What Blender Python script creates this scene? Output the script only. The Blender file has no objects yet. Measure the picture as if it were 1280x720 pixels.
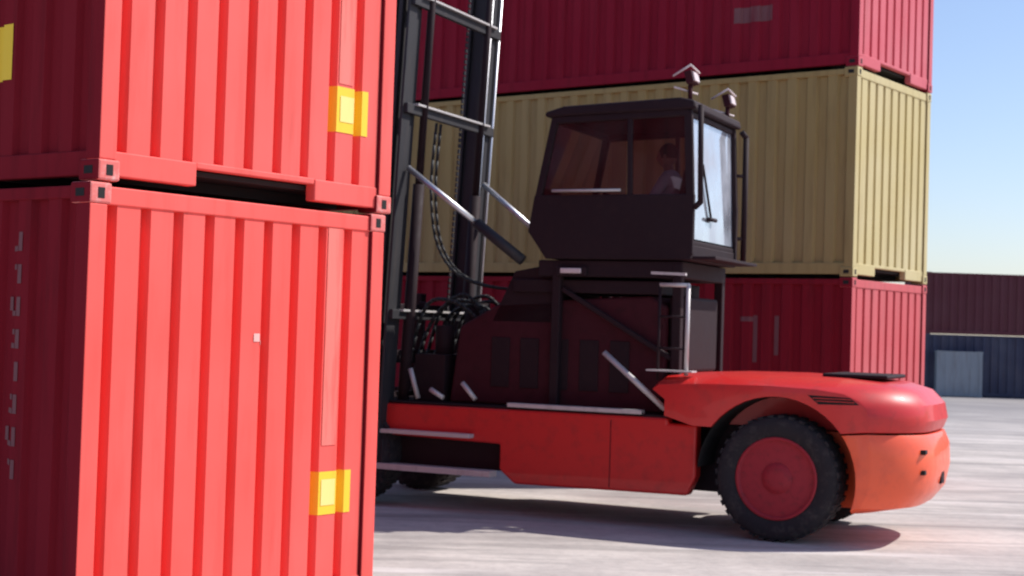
import bpy, bmesh, math, random
from mathutils import Vector, Matrix
random.seed(4)
scene=bpy.context.scene
C=bpy.context
# ---------------------------------------------------------------- materials
def nodes(name):
    m=bpy.data.materials.new(name); m.use_nodes=True
    nt=m.node_tree; b=nt.nodes['Principled BSDF']
    return m,nt,b
def N(nt,t,**k):
    n=nt.nodes.new(t)
    for a,v in k.items(): setattr(n,a,v)
    return n
def rgba(c): return (c[0],c[1],c[2],1)
def paint(name,col,rough=.45,dirt=(.12,.07,.05),amount=.35,fade=.15,streak=True,metal=0,scale=1.0,bump=.15,coat=0.0,spec=.5):
    m,nt,b=nodes(name); L=nt.links
    tc=N(nt,'ShaderNodeTexCoord')
    mp=N(nt,'ShaderNodeMapping'); mp.inputs['Scale'].default_value=(5*scale,5*scale,(.5 if streak else 5)*scale)
    L.new(tc.outputs['Object'],mp.inputs['Vector'])
    n1=N(nt,'ShaderNodeTexNoise'); n1.inputs['Scale'].default_value=1.6; n1.inputs['Detail'].default_value=8; n1.inputs['Roughness'].default_value=.65
    L.new(mp.outputs[0],n1.inputs['Vector'])
    r1=N(nt,'ShaderNodeMapRange'); r1.inputs['From Min'].default_value=.5; r1.inputs['From Max'].default_value=.78
    r1.inputs['To Max'].default_value=amount
    L.new(n1.outputs['Fac'],r1.inputs['Value'])
    n2=N(nt,'ShaderNodeTexNoise'); n2.inputs['Scale'].default_value=.9*scale; n2.inputs['Detail'].default_value=5
    L.new(tc.outputs['Object'],n2.inputs['Vector'])
    r2=N(nt,'ShaderNodeMapRange'); r2.inputs['From Min'].default_value=.35; r2.inputs['From Max'].default_value=.7; r2.inputs['To Max'].default_value=fade
    L.new(n2.outputs['Fac'],r2.inputs['Value'])
    pale=[min(1,c*.75+.25) for c in col]
    mx=N(nt,'ShaderNodeMixRGB'); mx.inputs[1].default_value=rgba(col); mx.inputs[2].default_value=rgba(pale)
    L.new(r2.outputs[0],mx.inputs[0])
    mx2=N(nt,'ShaderNodeMixRGB'); mx2.inputs[2].default_value=rgba(dirt)
    L.new(r1.outputs[0],mx2.inputs[0]); L.new(mx.outputs[0],mx2.inputs[1])
    L.new(mx2.outputs[0],b.inputs['Base Color'])
    rr=N(nt,'ShaderNodeMapRange'); rr.inputs['To Min'].default_value=rough; rr.inputs['To Max'].default_value=min(1,rough+.3)
    L.new(n1.outputs['Fac'],rr.inputs['Value']); L.new(rr.outputs[0],b.inputs['Roughness'])
    b.inputs['Metallic'].default_value=metal
    b.inputs['Coat Weight'].default_value=coat
    b.inputs['Specular IOR Level'].default_value=spec
    bp=N(nt,'ShaderNodeBump'); bp.inputs['Strength'].default_value=bump; bp.inputs['Distance'].default_value=.02
    L.new(n2.outputs['Fac'],bp.inputs['Height']); L.new(bp.outputs[0],b.inputs['Normal'])
    return m
M={}
DR_=(.34,.035,.025)
M['redA']=paint('paint_container_red',(.88,.094,.075),.55,dirt=DR_,amount=.40,fade=.10)
M['redA2']=paint('paint_container_red_faded',(.90,.088,.068),.55,dirt=DR_,amount=.40,fade=.11)
M['sideA']=paint('paint_container_red_shaded',(.22,.009,.018),.8,dirt=(.06,.008,.010),amount=.5,fade=.01,spec=.15)  # same red as the ends, darkened: shade of the long side painted in
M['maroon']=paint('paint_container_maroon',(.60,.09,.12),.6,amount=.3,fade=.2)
M['maroonS']=paint('paint_container_maroon_shaded',(.27,.010,.028),.75,dirt=(.08,.012,.015),amount=.45,fade=.02,spec=.15)  # maroon darkened so the colour itself holds the side's shade
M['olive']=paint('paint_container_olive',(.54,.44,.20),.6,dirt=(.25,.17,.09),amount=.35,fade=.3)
M['oliveS']=paint('paint_container_olive_shaded',(.38,.27,.105),.75,dirt=(.15,.09,.04),amount=.45,fade=.1,spec=.2)  # olive with the shade of the long side put into the colour
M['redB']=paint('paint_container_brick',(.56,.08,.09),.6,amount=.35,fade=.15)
M['redBS']=paint('paint_container_brick_shaded',(.24,.009,.02),.75,dirt=(.07,.012,.014),amount=.45,fade=.02,spec=.15)  # shaded copy of the brick red for the long sides
M['navy']=paint('paint_container_navy',(.03,.033,.07),.6,amount=.3)
M['dkmaroon']=paint('paint_container_oxide',(.10,.016,.026),.6,amount=.3,fade=.04)
M['greyblue']=paint('paint_container_greyblue',(.24,.27,.30),.6,amount=.4)
M['dark']=paint('dark_recess',(.012,.010,.010),.8,amount=.1,fade=.02)
M['cast']=paint('worn_casting',(.72,.13,.11),.6,dirt=(.75,.5,.45),amount=.9,fade=.3,streak=False,scale=2)
M['yellow']=paint('decal_yellow',(.95,.60,.02),.5,dirt=(.7,.35,.03),amount=.5,fade=.05)
M['pale']=paint('decal_pale_yellow',(.95,.74,.22),.5,dirt=(.9,.55,.1),amount=.6,fade=.1)
M['white']=paint('decal_white',(.85,.45,.4),.5,amount=.2,fade=.1)
M['scrape']=paint('rubbed_paint',(.88,.18,.14),.55,dirt=(.88,.09,.07),amount=1.6,fade=.1)
M['letter']=paint('faded_lettering',(.20,.07,.075),.7,dirt=(.16,.012,.025),amount=1.2,fade=.05)
M['lred']=paint('truck_red_paint',(.64,.016,.014),.3,dirt=(.24,.02,.015),amount=.45,fade=.02,streak=False,coat=.25,bump=.05)
M['lorange']=paint('truck_counterweight_sunlit',(.95,.11,.03),.30,dirt=(.5,.05,.03),amount=.35,fade=.04,streak=False,coat=.4,bump=.05)  # brighter than the hood red: sunlight on the rear painted into the colour
M['black']=paint('truck_black_paint',(.018,.006,.009),.6,dirt=(.04,.02,.02),amount=.5,fade=.01,streak=False,spec=.3)
M['dkred']=paint('truck_dark_maroon_paint',(.050,.004,.009),.65,dirt=(.02,.008,.008),amount=.6,fade=.02,streak=False,spec=.3)
M['mast']=paint('mast_steel',(.020,.018,.022),.5,dirt=(.08,.06,.05),amount=.5,fade=.04,streak=True,metal=.1)
M['steel']=paint('galvanised_steel',(.60,.56,.54),.4,dirt=(.2,.15,.13),amount=.5,fade=.1,metal=.3)
M['chrome']=paint('chrome_rod',(.70,.70,.72),.3,dirt=(.2,.18,.17),amount=.5,fade=0,metal=1,bump=0)
M['tyre']=paint('tyre_rubber',(.016,.012,.015),.85,dirt=(.11,.09,.08),amount=.5,fade=.03,streak=False,scale=2)
M['hub']=paint('wheel_hub_red',(.34,.010,.022),.55,dirt=(.07,.02,.02),amount=.6,fade=.02,streak=False,scale=2)
M['hose']=paint('rubber_hose',(.012,.012,.012),.5,amount=.1,fade=.02)
M['lamp']=paint('lamp_glass',(.72,.60,.58),.2,amount=.3,fade=.1)
M['skin']=paint('skin',(.45,.26,.18),.6,amount=.05,fade=.03)
M['hair']=paint('hair',(.02,.015,.012),.7,amount=.05,fade=.0)
M['shirt']=paint('work_shirt',(.58,.63,.72),.85,amount=.15,fade=.1,streak=False)
M['trousers']=paint('trousers',(.03,.035,.06),.85,amount=.1,fade=.03)
def glass(name,tint,veil,veilcol=(.6,.62,.65)):
    m=bpy.data.materials.new(name); m.use_nodes=True; nt=m.node_tree; nt.nodes.clear(); L=nt.links
    o=N(nt,'ShaderNodeOutputMaterial'); t=N(nt,'ShaderNodeBsdfTransparent'); t.inputs[0].default_value=rgba(tint)
    g=N(nt,'ShaderNodeBsdfGlossy'); g.inputs['Roughness'].default_value=.04; g.inputs[0].default_value=(.9,.9,.9,1)
    d=N(nt,'ShaderNodeBsdfDiffuse'); d.inputs[0].default_value=rgba(veilcol)
    fr=N(nt,'ShaderNodeFresnel'); fr.inputs[0].default_value=1.5
    a=N(nt,'ShaderNodeMixShader'); L.new(fr.outputs[0],a.inputs[0]); L.new(t.outputs[0],a.inputs[1]); L.new(g.outputs[0],a.inputs[2])
    tc=N(nt,'ShaderNodeTexCoord'); n=N(nt,'ShaderNodeTexNoise'); n.inputs['Scale'].default_value=2.5; n.inputs['Detail'].default_value=6
    L.new(tc.outputs['Object'],n.inputs['Vector'])
    r=N(nt,'ShaderNodeMapRange'); r.inputs['From Min'].default_value=.3; r.inputs['From Max'].default_value=.7
    r.inputs['To Min'].default_value=veil*.25; r.inputs['To Max'].default_value=veil; L.new(n.outputs['Fac'],r.inputs['Value'])  # share of the pale diffuse layer, varied by noise
    b=N(nt,'ShaderNodeMixShader'); L.new(r.outputs[0],b.inputs[0]); L.new(a.outputs[0],b.inputs[1]); L.new(d.outputs[0],b.inputs[2])
    L.new(b.outputs[0],o.inputs[0]); return m
M['glass']=glass('side_window_glass',(.46,.34,.36),.03)
M['glassr']=glass('pale_rear_glass',(.35,.38,.44),.85,(.38,.40,.45))  # pale diffuse layer stands in for the sky's reflection
# ---------------------------------------------------------------- helpers
def empty(name):
    o=bpy.data.objects.new(name,None); scene.collection.objects.link(o); return o
def mesh(name,bm,mat,parent=None,smooth=False,bevel=0,seg=2):
    me=bpy.data.meshes.new(name); bmesh.ops.recalc_face_normals(bm,faces=bm.faces); bm.to_mesh(me); bm.free()
    o=bpy.data.objects.new(name,me); scene.collection.objects.link(o)
    for mm in (mat if isinstance(mat,(list,tuple)) else [mat]): me.materials.append(mm)
    if parent: o.parent=parent
    if smooth:
        for p in me.polygons: p.use_smooth=True
    if bevel:
        b=o.modifiers.new('b','BEVEL'); b.width=bevel; b.segments=seg; b.limit_method='ANGLE'
    return o
def addbox(bm,c,s,rot=None,mi=0):
    g=bmesh.ops.create_cube(bm,size=1)
    mt=Matrix.Translation(c)@(rot.to_4x4() if rot else Matrix())@Matrix.Diagonal((s[0],s[1],s[2],1))
    bmesh.ops.transform(bm,matrix=mt,verts=g['verts'])
    for v in g['verts']:
        for f in v.link_faces: f.material_index=mi
def box2(bm,a,b,mi=0): addbox(bm,[(a[i]+b[i])/2 for i in range(3)],[abs(b[i]-a[i]) for i in range(3)],mi=mi)
def beam(bm,p,q,w,h,mi=0):
    p=Vector(p);q=Vector(q);d=q-p;z=d.normalized()
    up=Vector((0,1,0)) if abs(z.y)<.9 else Vector((0,0,1))
    x=up.cross(z).normalized(); y=z.cross(x)
    r=Matrix((x,y,z)).transposed()
    addbox(bm,(p+q)/2,(w,h,d.length),r,mi)
def tube(bm,p,q,r,r2=None,seg=14,mi=0):
    p=Vector(p);q=Vector(q);d=q-p
    g=bmesh.ops.create_cone(bm,cap_ends=True,segments=seg,radius1=r,radius2=r if r2 is None else r2,depth=d.length)
    m=Matrix.Translation((p+q)/2)@d.to_track_quat('Z','Y').to_matrix().to_4x4()
    bmesh.ops.transform(bm,matrix=m,verts=g['verts'])
    fs=set(f for v in g['verts'] for f in v.link_faces)
    for f in fs:
        f.material_index=mi
        if len(f.verts)==4: f.smooth=True
def polytube(bm,pts,r,mi=0):
    for a,b in zip(pts,pts[1:]): tube(bm,a,b,r,seg=10,mi=mi)
    for a in pts[1:-1]:
        g=bmesh.ops.create_uvsphere(bm,u_segments=10,v_segments=6,radius=r*1.01); bmesh.ops.translate(bm,vec=a,verts=g['verts'])
        for v in g['verts']:
            for f in v.link_faces: f.material_index=mi; f.smooth=True
def curve(pts,n=5):
    P=[Vector(p) for p in pts]; P=[P[0]]+P+[P[-1]]; out=[]
    for i in range(1,len(P)-2):
        for k in range(n):
            t=k/n; a,b,c,d=P[i-1:i+3]
            out.append(.5*((2*b)+(c-a)*t+(2*a-5*b+4*c-d)*t*t+(3*b-a-3*c+d)*t**3))
    return out+[P[-1]]
def prism(bm,prof,y0,y1,mi=0):
    a=[bm.verts.new((x,y0,z)) for x,z in prof]; b=[bm.verts.new((x,y1,z)) for x,z in prof]
    n=len(prof); fs=[bm.faces.new(a),bm.faces.new(b[::-1])]
    for i in range(n): fs.append(bm.faces.new((a[i],b[i],b[(i+1)%n],a[(i+1)%n])))
    for f in fs: f.material_index=mi
def lathe(bm,prof,c,seg=56,mi=0):   # axis Y ; prof=(r,y)
    rings=[]
    for r,y in prof:
        rings.append([bm.verts.new((c[0]+r*math.cos(2*math.pi*i/seg),c[1]+y,c[2]+r*math.sin(2*math.pi*i/seg))) for i in range(seg)])
    for k in range(len(rings)-1):
        for i in range(seg):
            f=bm.faces.new((rings[k][i],rings[k][(i+1)%seg],rings[k+1][(i+1)%seg],rings[k+1][i])); f.material_index=mi; f.smooth=True
    for rr in (rings[0],rings[-1]):
        f=bm.faces.new(rr); f.material_index=mi
# ---------------------------------------------------------------- containers
W,H=2.438,2.591
def profile(x0,x1,period=.25,depth=.045,shift=0.0,o=.42,s=.09):
    pts=[]
    k=math.floor((x0-shift)/period)-1
    while k*period+shift<x1+period:
        b=k*period+shift
        pts+=[(b,0),(b+o*period,0),(b+(o+s)*period,depth),(b+(1-s)*period,depth)]
        k+=1
    def val(x):
        for (a,da),(c,dc) in zip(pts,pts[1:]):
            if a<=x<=c: return da+(dc-da)*(x-a)/(c-a) if c>a else da
        return 0
    return [(x0,val(x0))]+[p for p in pts if x0+1e-4<p[0]<x1-1e-4]+[(x1,val(x1))]
def eprof(x0,x1): return profile(x0,x1,.242,.066,.205,.68,.06)
def sheet(bm,prof,z0,z1,f,off=0.0,mi=0):
    lo=[bm.verts.new(f(x,d-off,z0)) for x,d in prof]; hi=[bm.verts.new(f(x,d-off,z1)) for x,d in prof]
    for i in range(len(prof)-1):
        fc=bm.faces.new((lo[i],lo[i+1],hi[i+1],hi[i])); fc.material_index=mi
def container(name,loc,ang,L,mat,sidemat=None,castmat=None,decals=None):
    sidemat=sidemat or mat  # where given, a darker copy of mat with the shade painted in
    root=empty(name); root.location=loc; root.rotation_euler=(0,0,ang)
    bm=bmesh.new()
    P=.12
    for x in (0,W-P):
        for y in (0,L-P): box2(bm,(x,y,.118),(x+P,y+P,H-.118))
    for y in (0,L-.1):
        box2(bm,(P,y+.012,H-.12),(W-P,y+.1,H-.018))
        box2(bm,(P,y+.015,.03),(.72,y+.1,.17)); box2(bm,(W-.72,y+.015,.03),(W-P,y+.1,.17))
        box2(bm,(.72,y+.02,.135),(W-.72,y+.1,.175))
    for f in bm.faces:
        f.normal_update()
        if abs(f.normal.x)>.9 and f.calc_area()>.2: f.material_index=1  # side faces of the posts take the shaded copy too
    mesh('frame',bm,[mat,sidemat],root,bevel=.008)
    bm=bmesh.new()
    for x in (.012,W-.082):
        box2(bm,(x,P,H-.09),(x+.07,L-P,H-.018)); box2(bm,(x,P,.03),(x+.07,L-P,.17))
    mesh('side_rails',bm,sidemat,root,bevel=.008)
    bm=bmesh.new()
    sheet(bm,eprof(P,W-P),.165,H-.11,lambda x,d,z:(x,.022+d,z))
    sheet(bm,eprof(P,W-P),.165,H-.11,lambda x,d,z:(x,L-.022-d,z))
    mesh('corrugated_ends',bm,mat,root)
    bm=bmesh.new()
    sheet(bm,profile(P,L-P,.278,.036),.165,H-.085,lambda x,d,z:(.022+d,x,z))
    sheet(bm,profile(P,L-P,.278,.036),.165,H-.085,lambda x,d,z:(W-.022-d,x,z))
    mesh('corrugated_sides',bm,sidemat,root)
    bm=bmesh.new(); box2(bm,(.08,.09,H-.045),(W-.08,L-.09,H-.03)); mesh('roof_panel',bm,mat,root)
    bm=bmesh.new(); box2(bm,(.09,.11,.10),(W-.09,L-.11,.13))
    for i in range(int(L/.6)): box2(bm,(.1,.4+i*.6,.035),(W-.1,.46+i*.6,.099))
    mesh('underframe',bm,M['dark'],root)
    bm=bmesh.new()
    for x in (-.006,W-.150+.006):
        for y in (-.006,L-.178+.006):
            for z in (0,H-.118):
                box2(bm,(x,y,z),(x+.150,y+.178,z+.118))
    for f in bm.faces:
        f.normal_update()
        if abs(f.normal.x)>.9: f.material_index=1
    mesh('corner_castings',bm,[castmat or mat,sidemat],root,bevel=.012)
    bm=bmesh.new()
    for z in (.059,H-.059):
        for x in (.07,W-.07):
            addbox(bm,(x,-.0065,z),(.045,.004,.06))
        for y in (.083,L-.083): addbox(bm,(-.0065,y,z),(.004,.075,.045))
    mesh('casting_holes',bm,M['dark'],root,bevel=.001)
    def endpatch(nm,x0,x1,z0,z1,m,off=.004):
        b=bmesh.new(); sheet(b,eprof(x0,x1),z0,z1,lambda x,d,z:(x,.022+d,z),off); mesh(nm,b,m,root)
    def sidepatch(nm,y0,y1,z0,z1,m,off=.004):
        b=bmesh.new(); sheet(b,profile(y0,y1,.278,.036),z0,z1,lambda x,d,z:(.022+d,x,z),off); mesh(nm,b,m,root)
    for d in decals or []:
        (endpatch if d[0]=='e' else sidepatch)(*d[1:])
    return root
AL=.9329
ca,sa=math.cos(AL),math.sin(AL)
def off(o,ex,sy,z): return (o[0]+ex*ca-sy*sa,o[1]+ex*sa+sy*ca,z)
A=(-2.3123,8.2493)
def letters(cy,z0,hh=.14,n=5):
    r=[]
    for i in range(n):
        z=z0+i*hh*1.7
        r.append(('s','code_stroke',cy,cy+.035,z,z+hh,M['letter']))
        if i%3: r.append(('s','code_stroke',cy+.04,cy+.12,z,z+.03,M['letter']))
        if i%2==0: r.append(('s','code_stroke',cy+.04,cy+.11,z+hh-.03,z+hh,M['letter'],.006))
        if i%4==1: r.append(('s','code_stroke',cy+.11,cy+.14,z+.03,z+hh,M['letter'],.006))
    return r
R_=.205+.242*7
decA1=[('e','warning_label',1.84,2.20,.60,.88,M['yellow']),('e','warning_label_print',1.92,2.05,.66,.83,M['pale'],.007),
       ('e','scuff',1.28,1.33,1.72,1.77,M['white']),('e','scuff',1.335,1.37,1.70,1.73,M['white']),
       ('e','rub_strip',R_+.015,R_+.15,1.05,2.47,M['scrape'])]+letters(.62,.9,.11,8)
decA2=[('e','warning_label',1.84,2.20,.50,.80,M['yellow']),('e','warning_label_print',1.93,2.06,.57,.74,M['pale'],.007),
       ('e','rub_strip',R_+.015,R_+.15,.82,2.47,M['scrape']),
       ('s','side_label',.86,1.15,.62,.95,M['yellow']),('s','side_lettering',.48,.52,1.2,1.4,M['letter']),('s','side_lettering',.48,.70,1.12,1.17,M['letter'])]
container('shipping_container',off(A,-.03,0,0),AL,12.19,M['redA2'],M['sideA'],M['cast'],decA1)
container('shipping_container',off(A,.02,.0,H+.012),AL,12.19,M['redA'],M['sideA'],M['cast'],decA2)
B=(4.162,18.3617)
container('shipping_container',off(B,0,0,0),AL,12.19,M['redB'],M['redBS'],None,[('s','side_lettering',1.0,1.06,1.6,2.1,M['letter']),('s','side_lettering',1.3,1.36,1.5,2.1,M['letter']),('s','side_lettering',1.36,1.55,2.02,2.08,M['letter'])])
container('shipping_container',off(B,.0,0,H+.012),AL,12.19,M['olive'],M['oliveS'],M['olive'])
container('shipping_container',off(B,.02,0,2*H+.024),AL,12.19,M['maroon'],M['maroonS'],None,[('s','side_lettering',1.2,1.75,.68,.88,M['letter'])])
ang=math.radians(-88)
hsc=.79
fx=13.6
for i,(m0,m1) in enumerate([('navy','dkmaroon'),('dkmaroon','dkmaroon'),('navy','dkmaroon')]):
    for j,mm in enumerate((m0,m1)):
        r=container('shipping_container',(fx+i*12.4,52-i*.4,j*H*hsc),ang,12.19,M[mm]); r.scale=(1,1,hsc)
r=container('shipping_container',(14.0,50.2,0),math.radians(-90),1.5,M['greyblue']); r.scale=(.4,1,.58)
# ---------------------------------------------------------------- forklift (container handler)
FK=empty('container_forklift'); G=math.radians(25)
FK.location=(2.77,14.47,0); FK.rotation_euler=(0,0,math.pi-G)
WX=-.09; WR=.57
def wheel(nm,x,y,r,w,side):
    bm=bmesh.new(); c=(x,y,r); h=w/2
    lathe(bm,[(r*.60,-h*.75),(r*.66,-h*.95),(r*.80,-h*1.02),(r*.90,-h),(r*.965,-h*.86),(r*.985,-h*.55),(r*.985,h*.55),(r*.965,h*.86),(r*.90,h),(r*.80,h*1.02),(r*.66,h*.95),(r*.60,h*.75)],c,mi=0)
    for i in range(36):
        a=2*math.pi*i/36
        for s in(-1,1):
            rt=Matrix.Rotation(-a-.05*s,3,'Y')
            addbox(bm,(x+(r-.012)*math.cos(a+.05*s),y+s*h*.46,r+(r-.012)*math.sin(a+.05*s)),(.020,h*.86,.05),rt,0)
    s=side
    lathe(bm,[(r*.655,s*h*.80),(r*.655,s*h*.98),(r*.61,s*h*.98),(r*.57,s*h*.55),(r*.40,s*h*.42),(r*.36,s*h*.62),(r*.26,s*h*.66),(r*.24,s*h*.86),(r*.10,s*h*.9),(.005,s*h*.9)],c,seg=48,mi=1)
    for i in range(10):
        a=2*math.pi*i/10
        p=(x+r*.31*math.cos(a),y+s*h*.62,r+r*.31*math.sin(a)); tube(bm,p,(p[0],p[1]+s*.03,p[2]),.014,seg=6,mi=2)
        p=(x+r*.48*math.cos(a+.3),y+s*(h*.49),r+r*.48*math.sin(a+.3)); tube(bm,(p[0],p[1]-.01,p[2]),(p[0],p[1]+s*.012,p[2]),.022,seg=12,mi=2)
    mesh(nm,bm,[M['tyre'],M['hub'],M['dkred']],FK)
wheel('rear_wheel',WX,.82,WR,.42,1); wheel('rear_wheel_far',WX,-.82,WR,.42,-1)
wheel('front_wheel',4.45,.80,.55,.40,1); wheel('front_wheel_far',4.45,-.80,.55,.40,-1)
bm=bmesh.new(); tube(bm,(WX,-.7,.53),(WX,.7,.53),.11); tube(bm,(4.45,-.7,.55),(4.45,.7,.55),.15); box2(bm,(-.25,-.4,.4),(.25,.4,.75)); mesh('axles',bm,M['black'],FK)
def loft(prof,ys,fn):
    bm=bmesh.new(); rings=[]
    for y in ys: rings.append([bm.verts.new(fn(x,y,z)) for x,z in prof])
    n=len(prof)
    for a,b in zip(rings,rings[1:]):
        for i in range(n): bm.faces.new((a[i],a[(i+1)%n],b[(i+1)%n],b[i]))
    bm.faces.new(rings[0]); bm.faces.new(rings[-1][::-1]); return bm
HWD=1.03
ys=[HWD*math.sin(t*math.pi/2/10) for t in range(-10,11)]
def plan(x,y,z):
    q=abs(y)/HWD
    if x<-.2: 
        k=(1-q**4.0*.40); x=-.2+(x+.2)*k
    top=max(0,z-1.2)
    z2=z-.10*q**5*min(1,top/.2) if top>0 else z
    return (x,y,z2)
upper=[(.98,1.08),(.98,1.26),(1.10,1.42),(1.04,1.465),(.6,1.49),(0,1.50),(-.6,1.485),(-1.0,1.455),(-1.22,1.39),(-1.34,1.27),(-1.37,1.13),(-1.33,1.03),(-.9,1.0),(.7,1.0)]
lower=[(-.30,.985),(-.9,.985),(-1.34,1.01),(-1.39,.9),(-1.40,.7),(-1.36,.5),(-1.25,.36),(-.95,.30),(-.30,.30)]
bm=bmesh.new()
for y0,y1 in((.48,1.3),(-1.3,-.48)): tube(bm,(WX+.02,y0,.57),(WX+.02,y1,.57),.735,seg=48)
cut=mesh('wheel_arch_cutter',bm,M['black']); cut.parent=FK
def finish(o,bev=.02):
    md=o.modifiers.new('cut','BOOLEAN'); md.object=cut; md.solver='EXACT'; md.operation='DIFFERENCE'
    b=o.modifiers.new('b','BEVEL'); b.width=bev; b.segments=3; b.limit_method='ANGLE'; b.angle_limit=math.radians(35)
hood=mesh('counterweight_hood',loft(upper,ys,plan),M['lred'],FK,smooth=True); finish(hood)
cwl=mesh('counterweight',loft(lower,ys,plan),M['lorange'],FK,smooth=True); finish(cwl)
bm=bmesh.new(); box2(bm,(-.28,-.46,.35),(.98,.46,.99)); mesh('rear_frame',bm,M['black'],FK)
C.view_layer.update()
dg=C.evaluated_depsgraph_get()
for o in (hood,cwl):
    me=bpy.data.meshes.new_from_object(o.evaluated_get(dg)); o.modifiers.clear(); o.data=me
    for p in me.polygons: p.use_smooth=True
    try: me.set_sharp_from_angle(angle=math.radians(32))
    except Exception: pass
bpy.data.objects.remove(cut)
bm=bmesh.new()
for s in(1,-1):
    prism(bm,[(-.36,1.335),(-.74,1.325),(-.82,1.265),(-.46,1.255)],s*.92,s*1.034)
mesh('side_vent',bm,M['dark'],FK,bevel=.003)
bm=bmesh.new()
for s in(1,-1):
    for i in range(2): addbox(bm,(-.58-i*.03,s*1.036,1.31-i*.024),(.34,.012,.007))
mesh('vent_louvres',bm,M['lred'],FK)
bm=bmesh.new()
for s in(1,-1):
    addbox(bm,(-1.302,s*.60,.86),(.08,.16,.04)); addbox(bm,(-1.300,s*.60,.68),(.08,.16,.04))
mesh('rear_slots',bm,M['dark'],FK,bevel=.006)
bm=bmesh.new()
addbox(bm,(-1.36,0,.60),(.06,.16,.12))
mesh('towing_pin',bm,M['black'],FK,bevel=.006)
bm=bmesh.new(); box2(bm,(-.95,-.45,1.485),(-.35,.45,1.52)); mesh('radiator_grille',bm,M['black'],FK,bevel=.015)
bm=bmesh.new()
for s in (1,-1):
    seg=24
    for i in range(seg):
        a0=math.radians(4+i*172/seg); a1=math.radians(4+(i+1)*172/seg)
        v=[bm.verts.new((WX+.02+.728*math.cos(a),s*y,.57+.728*math.sin(a))) for (a,y) in((a0,.47),(a1,.47),(a1,1.0),(a0,1.0))]
        bm.faces.new(v)
mesh('wheel_arch_lining',bm,M['dark'],FK)
# chassis
TP=[(.70,.52),(.78,.34),(2.55,.32),(2.72,.45),(2.72,.70),(4.9,.74),(5.02,.84),(5.0,1.04),(.985,1.05),(.985,1.0),(.70,1.0)][::-1]
bm=bmesh.new(); prism(bm,TP,.74,.90); prism(bm,TP,-.90,-.74)
mesh('chassis_side_tanks',bm,M['lred'],FK,bevel=.025,seg=3)
bm=bmesh.new(); box2(bm,(.99,-.735,.42),(4.0,.735,.98)); box2(bm,(2.6,.35,.46),(4.2,.60,.72)); box2(bm,(4.0,-.5,.5),(4.75,.5,1.0)); mesh('chassis_frame',bm,M['black'],FK,bevel=.02)
bm=bmesh.new()
box2(bm,(1.55,.895,.36),(1.558,.9025,1.0))
mesh('tank_panel_seams',bm,M['dkred'],FK)
bm=bmesh.new(); box2(bm,(1.0,-.88,1.052),(4.6,.88,1.068)); mesh('deck_plate',bm,M['black'],FK)
bm=bmesh.new(); box2(bm,(1.25,.80,1.070),(2.65,.905,1.11)); box2(bm,(3.0,.902,.745),(4.4,1.02,.785)); box2(bm,(2.75,.88,.38),(4.3,1.04,.44))
mesh('step_plates',bm,M['steel'],FK,bevel=.004)
# engine bonnet and machinery
bm=bmesh.new(); prism(bm,[(1.15,1.07),(1.15,2.10),(1.3,2.20),(2.9,2.10),(3.35,1.85),(3.45,1.07)],-.60,.60); mesh('engine_bonnet',bm,M['dkred'],FK,bevel=.03,seg=3)
bm=bmesh.new()
box2(bm,(3.5,-.6,1.07),(3.85,.62,1.55)); 
for i in range(5): box2(bm,(1.5+i*.32,.601,1.25),(1.7+i*.32,.612,1.75))
tube(bm,(3.65,.35,1.55),(3.65,.35,1.85),.10); tube(bm,(3.6,-.3,1.55),(3.6,-.3,2.1),.14)
mesh('hydraulic_tank',bm,M['black'],FK,bevel=.012)
bm=bmesh.new()
for k in range(6):
    y=-.45+k*.18
    polytube(bm,curve([(3.2,y,1.9),(3.45,y+.05,2.12+.06*math.sin(k*2)),(3.8,y+.02,2.0+.1*math.sin(k*3)),(4.0,y,1.5),(4.08,y*.8,1.15)]),.02)
for k in range(2):
    y=.1+k*.10
    polytube(bm,curve([(2.4,y,2.42),(2.9,y,2.25),(3.5,y+.05,2.35),(3.85,y,2.7),(3.95,y,3.3),(3.91,y,4.0)]),.016)
mesh('hydraulic_hoses',bm,M['hose'],FK)
DZ=.09
bm=bmesh.new()
for x in (1.0,2.25):
    for s in(-1,1): beam(bm,(x,s*.66,1.07),(x,s*.66,2.42+DZ),.09,.09)
for s in(-1,1):
    beam(bm,(1.05,s*.66,1.6),(2.2,s*.66,2.25),.05,.05)
box2(bm,(.95,-.70,2.28+DZ),(2.45,.70,2.44+DZ)); box2(bm,(1.2,-.62,2.21),(2.75,.64,2.34)); prism(bm,[(2.2,1.9),(2.3,2.5),(2.75,2.42),(3.0,1.9)],-.5,.6)
mesh('cab_pedestal',bm,M['black'],FK,bevel=.012)
# cab
CAB=empty('cab'); CAB.parent=FK; CAB.location=(0,0,DZ)
CW=.74
bm=bmesh.new()
side=[(.86,2.45),(.86,3.08),(2.50,3.08),(2.56,2.72),(2.36,2.45)]
prism(bm,side,CW-.05,CW); prism(bm,side,-CW,-CW+.05)
box2(bm,(.90,-CW+.051,2.45),(2.34,CW-.051,2.50))
prism(bm,[(2.34,2.452),(2.54,2.72),(2.50,2.99),(2.44,2.99),(2.48,2.72),(2.31,2.5)],-CW+.051,CW-.051)
box2(bm,(.862,-CW+.051,2.45),(.90,CW-.051,2.60))
for s in(-1,1):
    y=s*(CW-.03)
    beam(bm,(.89,y,3.07),(.93,y,3.88),.08,.058); beam(bm,(1.50,y,3.07),(1.52,y,3.88),.05,.05)
    beam(bm,(2.46,y,3.07),(2.30,y,3.86),.07,.058); beam(bm,(.93,y,3.86),(2.32,y,3.82),.07,.062)
    beam(bm,(.88,y*.999,2.5),(.88,y*.999,3.08),.07,.062)
beam(bm,(.90,-CW+.06,2.62),(.90,CW-.06,2.62),.06,.05)
beam(bm,(.935,-CW+.06,3.85),(.935,CW-.06,3.85),.06,.05)
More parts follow.
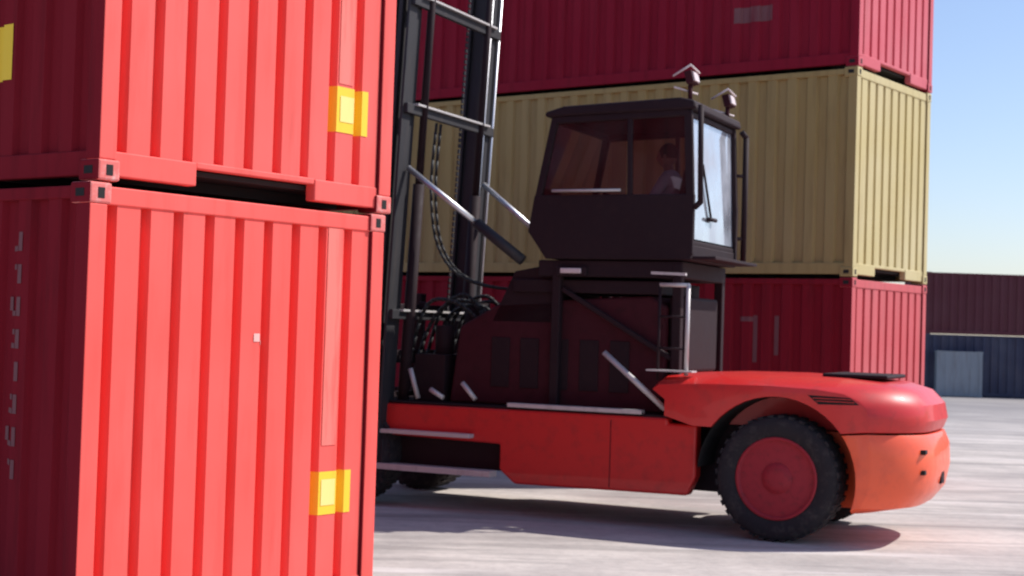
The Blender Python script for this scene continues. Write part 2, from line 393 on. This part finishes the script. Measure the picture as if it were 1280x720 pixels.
beam(bm,(2.31,-CW+.06,3.82),(2.31,CW-.06,3.82),.06,.06)
mesh('cab_frame',bm,M['black'],CAB,bevel=.012)
bm=bmesh.new(); prism(bm,[(.84,3.885),(.86,3.97),(1.0,4.0),(2.2,3.955),(2.40,3.90),(2.40,3.85)],-CW-.03,CW+.03); mesh('cab_roof',bm,M['black'],CAB,bevel=.03,seg=3)
bm=bmesh.new()
for s in(-1,1):
    y=s*(CW-.03)
    for q in(((.93,3.08),(1.48,3.08),(1.50,3.84),(.96,3.84)),((1.54,3.08),(2.43,3.08),(2.29,3.80),(1.55,3.82))):
        bm.faces.new([bm.verts.new((x,y,z)) for x,z in q])
bm.faces.new([bm.verts.new(p) for p in((2.47,-.68,3.0),(2.47,.68,3.0),(2.32,.68,3.79),(2.32,-.68,3.79))])
mesh('cab_windows',bm,M['glass'],CAB)
bm=bmesh.new(); bm.faces.new([bm.verts.new(p) for p in((.885,-.68,2.66),(.885,.68,2.66),(.93,.68,3.82),(.93,-.68,3.82))]); mesh('cab_rear_window',bm,M['glassr'],CAB)
bm=bmesh.new()
polytube(bm,[(.875,.1,2.9),(.89,.35,3.4)],.012); polytube(bm,[(.855,.0,2.88),(.87,.2,2.88)],.02)
mesh('rear_wiper',bm,M['black'],CAB)
bm=bmesh.new(); tube(bm,(1.58,CW+.02,3.12),(2.30,CW+.02,3.12),.014); mesh('cab_side_rail',bm,M['steel'],CAB)
bm=bmesh.new()
polytube(bm,[(.80,-.80,2.50),(.80,-.80,3.80),(.84,-.76,3.86)],.03); tube(bm,(.80,-.80,3.4),(.90,-.70,3.4),.018); tube(bm,(.80,-.80,2.75),(.90,-.70,2.75),.018)
polytube(bm,[(.80,.74,3.92),(.78,.74,3.0),(.84,.72,2.95)],.028)
mesh('grab_bars',bm,M['black'],CAB)
bm=bmesh.new(); box2(bm,(.62,-.7,2.46),(.85,.72,2.49)); mesh('rear_cab_ledge',bm,M['black'],CAB,bevel=.005)
# ladder on the hood
bm=bmesh.new()
polytube(bm,[(.84,.84,1.45),(.84,.84,2.30),(1.12,.84,2.30)],.020); polytube(bm,[(1.12,.84,2.30),(1.12,.84,1.40)],.014,mi=1)
for z in(1.7,2.0): tube(bm,(.84,.84,z),(1.12,.84,z),.012,mi=1)
polytube(bm,[(1.03,.86,1.13),(1.66,.86,1.64)],.028)
for (a,b) in (((3.05,.8,1.12),(3.2,.8,1.28)),((3.4,.82,1.12),(3.55,.82,1.2)),((3.8,.8,1.4),(3.7,.8,1.1))): tube(bm,a,b,.025)
mesh('ladder_and_handrail',bm,[M['steel'],M['black']],FK)
bm=bmesh.new(); beam(bm,(.86,.86,2.40),(1.2,.86,2.41),.025,.05); box2(bm,(.75,.8,1.485),(1.2,.95,1.50)); mesh('catwalk_edge',bm,M['steel'],FK)
bm=bmesh.new(); box2(bm,(.96,-.5,1.47),(1.14,.5,2.2)); mesh('air_cleaner_housing',bm,M['black'],FK,bevel=.03)
def lamp(nm,x,y,z0,z1,sc=1.0):
    bm=bmesh.new()
    tube(bm,(x,y,z0),(x,y,z1),.022,mi=1)
    addbox(bm,(x-.01,y,z1+.06),(.07,.17*sc,.11*sc),Matrix.Rotation(.25,3,'Y'),1)
    addbox(bm,(x-.05,y,z1+.067),(.02,.13*sc,.08*sc),Matrix.Rotation(.25,3,'Y'),0)
    polytube(bm,[(x+.16,y+.05,z1+.08),(x-.03,y+.1,z1+.17),(x-.06,y-.08,z1+.12)],.010,mi=0)
    polytube(bm,[(x-.04,y-.1,z1-.08),(x+.12,y+.12,z1-.04)],.010,mi=0)
    mesh(nm,bm,[M['lamp'],M['dkred']],CAB)
lamp('work_lamp',.95,.62,3.98,4.14,1.1); lamp('work_lamp_far',.95,-.60,3.98,4.10,1.1)
bm=bmesh.new(); addbox(bm,(2.08,.70,2.42),(.32,.10,.09)); addbox(bm,(2.08,.752,2.425),(.22,.02,.05),mi=1); mesh('under_cab_lamp',bm,[M['black'],M['lamp']],FK,bevel=.01)
bm=bmesh.new()
box2(bm,(1.20,-.25,2.501),(1.65,.25,2.76)); prism(bm,[(1.10,2.75),(1.02,3.35),(1.12,3.37),(1.24,2.77)],-.24,.24)
box2(bm,(2.05,-.3,2.501),(2.28,.3,3.02))
tube(bm,(2.02,0,2.95),(1.92,0,3.05),.02)
g=bmesh.ops.create_cone(bm,cap_ends=True,segments=24,radius1=.18,radius2=.18,depth=.02); bmesh.ops.transform(bm,matrix=Matrix.Translation((1.91,0,3.06))@Matrix.Rotation(-.7,4,'Y'),verts=g['verts'])
mesh('seat_and_console',bm,M['black'],CAB,bevel=.02)
# mast
MX=4.15; TL=math.tan(math.radians(2.6)); MW=.95
def mp_(z,dx=0): return MX+dx-(z-.4)*TL
bm=bmesh.new()
for s in(-1,1):
    y=s*MW
    beam(bm,(mp_(.35),y,.35),(mp_(6.4),y,6.4),.05,.12)
    for dx in(-.11,.11): beam(bm,(mp_(.35,dx),y,.35),(mp_(6.4,dx),y,6.4),.03,.17)
    y2=s*(MW-.17)
    for dx in(-.08,.08): beam(bm,(mp_(.5,dx),y2,.5),(mp_(6.7,dx),y2,6.7),.03,.12)
    beam(bm,(mp_(.5),y2,.5),(mp_(6.7),y2,6.7),.13,.03)
for z,h in((.55,.25),(1.95,.10),(4.05,.10),(5.15,.10),(6.3,.2)):
    addbox(bm,(mp_(z,-.145),0,z),(.05,2*MW+.12,h))
mesh('mast',bm,M['mast'],FK,bevel=.006)
bm=bmesh.new()
for s in(-1,1):
    tube(bm,(mp_(.6,-.17),s*.66,.6),(mp_(3.3,-.17),s*.66,3.3),.06,mi=0); tube(bm,(mp_(3.3,-.17),s*.66,3.3),(mp_(6.3,-.17),s*.66,6.3),.04,mi=0)
tube(bm,(mp_(.5,-.15),-MW-.05,.5),(mp_(6.3,-.15),-MW-.05,6.3),.016,mi=1)
tube(bm,(mp_(.5,-.15),-MW+.16,.5),(mp_(6.3,-.15),-MW+.16,6.3),.008,mi=1)
mesh('lift_cylinders',bm,[M['black'],M['chrome']],FK)
bm=bmesh.new()
for s in(-1,1):
    for k in range(90):
        z=.8+k*.062; addbox(bm,(mp_(z,-.03),s*.45,z),(.02,.03,.045))
mesh('lift_chains',bm,M['mast'],FK)
bm=bmesh.new()
for z in(1.99,4.10,5.205): addbox(bm,(mp_(z,-.175),0,z),(.06,1.7,.022))  # pale strips near the upper edge of three crossmembers
mesh('crossmember_pale_strips',bm,M['steel'],FK,bevel=.003)
bm=bmesh.new()
for s in(-1,1):
    p=Vector((mp_(3.45,-.15),s*.88,3.45)); q=Vector((2.62,s*.70,2.52)); mid=p.lerp(q,.6)
    tube(bm,p,mid,.030,mi=1); tube(bm,mid,q,.055,mi=0)
mesh('tilt_cylinders',bm,[M['mast'],M['chrome']],FK)
bm=bmesh.new()
for z in(1.05,1.5,2.0): addbox(bm,(mp_(z,.28),0,z),(.10,2.1,.14))
for y in(-.9,-.3,.3,.9): beam(bm,(mp_(1.0,.20),y,1.0),(mp_(2.1,.20),y,2.1),.08,.06)
for s in(-1,1):
    prism(bm,[(4.45,.95),(4.45,2.2),(4.55,2.2),(4.65,1.15),(5.6,1.05),(5.6,.95)],s*.65-.06,s*.65+.06)
mesh('carriage',bm,M['black'],FK,bevel=.01)
# ---------------------------------------------------------------- driver (seated)
def skinned(nm,verts,edges,rad,mat,parent,root=0,sub=2):
    me=bpy.data.meshes.new(nm); me.from_pydata(verts,edges,[]); me.materials.append(mat)
    o=bpy.data.objects.new(nm,me); scene.collection.objects.link(o); o.parent=parent
    sk=o.modifiers.new('s','SKIN'); sk.use_smooth_shade=True
    for i,r in enumerate(rad):
        me.skin_vertices[0].data[i].radius=(r,r) if not isinstance(r,tuple) else r
    me.skin_vertices[0].data[root].use_root=True
    ss=o.modifiers.new('ss','SUBSURF'); ss.levels=sub; ss.render_levels=sub
    return o
DR=empty('forklift_driver'); DR.location=(FK.location.x,FK.location.y,DZ); DR.rotation_euler=FK.rotation_euler
sx,sz=1.36,2.86
tv=[(sx,0,sz),(sx-.03,0,sz+.2),(sx-.05,0,sz+.42),(sx-.02,0,sz+.52),
    (sx-.04,.17,sz+.44),(sx+.10,.24,sz+.20),(sx+.33,.18,sz+.18),
    (sx-.04,-.17,sz+.44),(sx+.10,-.24,sz+.20),(sx+.33,-.18,sz+.18)]
skinned('shirt_torso_and_arms',tv,[(0,1),(1,2),(2,3),(2,4),(4,5),(5,6),(2,7),(7,8),(8,9)],[(.15,.11),(.14,.11),(.13,.11),.06,.07,.05,.035,.07,.05,.035],M['shirt'],DR)
skinned('trousers_legs',[(sx,0,sz-.02),(sx+.05,.10,sz-.02),(sx+.46,.13,sz),(sx+.50,.13,sz-.32),(sx+.05,-.10,sz-.02),(sx+.46,-.13,sz),(sx+.50,-.13,sz-.32)],
        [(0,1),(1,2),(2,3),(0,4),(4,5),(5,6)],[.12,.09,.065,.045,.09,.065,.045],M['trousers'],DR)
for s in(-1,1):
    bm=bmesh.new()
    base=Vector((sx+.37,s*.175,sz+.19))
    addbox(bm,base,(.08,.075,.03))
    mesh('palm',bm,M['skin'],DR,bevel=.012)
    for k in range(4):
        y=base.y-.03+k*.02; ln=(.03,.036,.034,.026)[k]
        skinned('finger',[(base.x+.03,y,base.z),(base.x+.05+ln,y,base.z+.005),(base.x+.065+ln,y,base.z-.025),(base.x+.045+ln,y,base.z-.045)],[(0,1),(1,2),(2,3)],[.009,.009,.008,.007],M['skin'],DR,sub=1)
    skinned('thumb',[(base.x-.01,base.y-s*.035,base.z),(base.x+.02,base.y-s*.06,base.z+.01),(base.x+.055,base.y-s*.055,base.z)],[(0,1),(1,2)],[.011,.010,.008],M['skin'],DR,sub=1)
bm=bmesh.new(); g=bmesh.ops.create_uvsphere(bm,u_segments=24,v_segments=16,radius=1)
hc=Vector((sx+.02,0,sz+.66))
for v in bm.verts:
    x,y,z=v.co; k=1-.18*max(0,-z)
    v.co=hc+Vector((x*.098*(k+.02),y*.076*k,z*.122))
for y,z,r in((.0,-.01,.016),(.0,-.022,.018)):
    gg=bmesh.ops.create_uvsphere(bm,u_segments=8,v_segments=6,radius=r); bmesh.ops.translate(bm,vec=hc+Vector((.10,y,z)),verts=gg['verts'])
for s in(-1,1):
    gg=bmesh.ops.create_uvsphere(bm,u_segments=8,v_segments=6,radius=.026); bmesh.ops.transform(bm,matrix=Matrix.Translation(hc+Vector((-.005,s*.078,-.005)))@Matrix.Diagonal((.8,.35,1.2,1)),verts=gg['verts'])
tube(bm,hc+Vector((-.03,0,-.18)),hc+Vector((-.01,0,-.06)),.055)
mesh('head',bm,M['skin'],DR,smooth=True)
bm=bmesh.new()
for s in(-1,1):
    gg=bmesh.ops.create_uvsphere(bm,u_segments=8,v_segments=6,radius=.011); bmesh.ops.translate(bm,vec=hc+Vector((.086,s*.03,.012)),verts=gg['verts'])
addbox(bm,hc+Vector((.085,0,-.055)),(.012,.045,.007))
g=bmesh.ops.create_uvsphere(bm,u_segments=20,v_segments=12,radius=1)
for v in g['verts']: v.co=hc+Vector((v.co.x*.105-.014,v.co.y*.083,max(v.co.z,-.25)*.128+.018))
mesh('hair_and_eyes',bm,M['hair'],DR,smooth=True)
# ---------------------------------------------------------------- ground
bm=bmesh.new(); S=900
bmesh.ops.create_grid(bm,x_segments=8,y_segments=8,size=S)
gm,nt,b=nodes('concrete_yard'); L=nt.links
tc=N(nt,'ShaderNodeTexCoord')
def noise(sc,det=6,rough=.6,mscale=None,rot=.35):
    n=N(nt,'ShaderNodeTexNoise'); n.inputs['Scale'].default_value=sc; n.inputs['Detail'].default_value=det; n.inputs['Roughness'].default_value=rough
    if mscale:
        mp=N(nt,'ShaderNodeMapping'); mp.inputs['Scale'].default_value=mscale; mp.inputs['Rotation'].default_value=(0,0,rot); L.new(tc.outputs['Object'],mp.inputs[0]); L.new(mp.outputs[0],n.inputs['Vector'])
    else: L.new(tc.outputs['Object'],n.inputs['Vector'])
    return n
def mr(src,a,b_,c,d):
    r=N(nt,'ShaderNodeMapRange'); r.inputs['From Min'].default_value=a; r.inputs['From Max'].default_value=b_; r.inputs['To Min'].default_value=c; r.inputs['To Max'].default_value=d
    L.new(src,r.inputs['Value']); return r.outputs[0]
def mix(f,c1,c2):
    m=N(nt,'ShaderNodeMixRGB'); L.new(f,m.inputs[0])
    for i,c in((1,c1),(2,c2)):
        if isinstance(c,tuple): m.inputs[i].default_value=rgba(c)
        else: L.new(c,m.inputs[i])
    return m.outputs[0]
n1=noise(.35,7,.65); n2=noise(9,8,.7); n3=noise(.5,5,.6,(.25,3,1)); n4=noise(60,3,.7); n5=noise(.8,6,.6,(.2,2.4,1),-.5); n6=noise(1.3,4,.5,(.12,1.8,1),1.1)
c=mix(mr(n1.outputs['Fac'],.38,.62,0,1),(.62,.555,.50),(.38,.34,.315))
c=mix(mr(n2.outputs['Fac'],.45,.75,0,.4),c,(.24,.21,.195))
c=mix(mr(n3.outputs['Fac'],.53,.64,0,.55),c,(.18,.16,.15))
c=mix(mr(n6.outputs['Fac'],.58,.66,0,.35),c,(.14,.125,.12))
c=mix(mr(n5.outputs['Fac'],.56,.66,0,.6),c,(.74,.68,.64))
c=mix(mr(n4.outputs['Fac'],.5,.8,0,.35),c,(.60,.54,.50))
sep=N(nt,'ShaderNodeSeparateXYZ'); L.new(tc.outputs['Object'],sep.inputs[0])
c=mix(mr(sep.outputs['Y'],26,42,0,.7),c,(.21,.195,.195))
L.new(c,b.inputs['Base Color']); b.inputs['Roughness'].default_value=.9
bp=N(nt,'ShaderNodeBump'); bp.inputs['Strength'].default_value=.35; bp.inputs['Distance'].default_value=.02; L.new(n2.outputs['Fac'],bp.inputs['Height']); L.new(bp.outputs[0],b.inputs['Normal'])
g=mesh('ground',bm,gm)
# ---------------------------------------------------------------- light
AZ=math.radians(15); EL=math.radians(47)
sd=Vector((math.cos(AZ)*math.cos(EL),math.sin(AZ)*math.cos(EL),math.sin(EL)))
sl=bpy.data.lights.new('sun','SUN'); sl.energy=5; sl.angle=math.radians(.7); sl.color=(1,.96,.91)
so=bpy.data.objects.new('sun',sl); scene.collection.objects.link(so); so.rotation_euler=sd.to_track_quat('Z','Y').to_euler()
w=bpy.data.worlds.new('World'); scene.world=w; w.use_nodes=True
wn=w.node_tree
sk=wn.nodes.new('ShaderNodeTexSky'); sk.sky_type='NISHITA'; sk.sun_disc=False
sk.sun_elevation=EL; sk.sun_rotation=math.pi/2-AZ; sk.dust_density=.8; sk.air_density=1.0; sk.ozone_density=1.5
mt=wn.nodes.new('ShaderNodeMixRGB'); mt.blend_type='MULTIPLY'; mt.inputs[0].default_value=1; mt.inputs[2].default_value=(1.0,1.0,1.12,1)
wn.links.new(sk.outputs[0],mt.inputs[1])
bg=wn.nodes['Background']; wn.links.new(mt.outputs[0],bg.inputs[0]); bg.inputs[1].default_value=.14
# ---------------------------------------------------------------- camera
pitch,roll,h,f=.0253,.0313,1.866,1875.8
cp,sp,cr,sr=math.cos(pitch),math.sin(pitch),math.cos(roll),math.sin(roll)
R0=Vector((1,0,0));U0=Vector((0,-sp,cp));F0=Vector((0,cp,sp))
R=R0*cr+U0*sr; U=-R0*sr+U0*cr
cam=bpy.data.cameras.new('camera'); co=bpy.data.objects.new('camera',cam); scene.collection.objects.link(co)
mw=Matrix((R,U,-F0)).transposed().to_4x4(); mw.translation=(0,0,h); co.matrix_world=mw
cam.lens=f/1280*36; cam.sensor_width=36; cam.clip_end=3000; cam.clip_start=.1
cam.dof.use_dof=True; cam.dof.focus_distance=3.6; cam.dof.aperture_fstop=8
scene.camera=co
scene.view_settings.view_transform='Standard'; scene.view_settings.look='None'; scene.view_settings.exposure=0
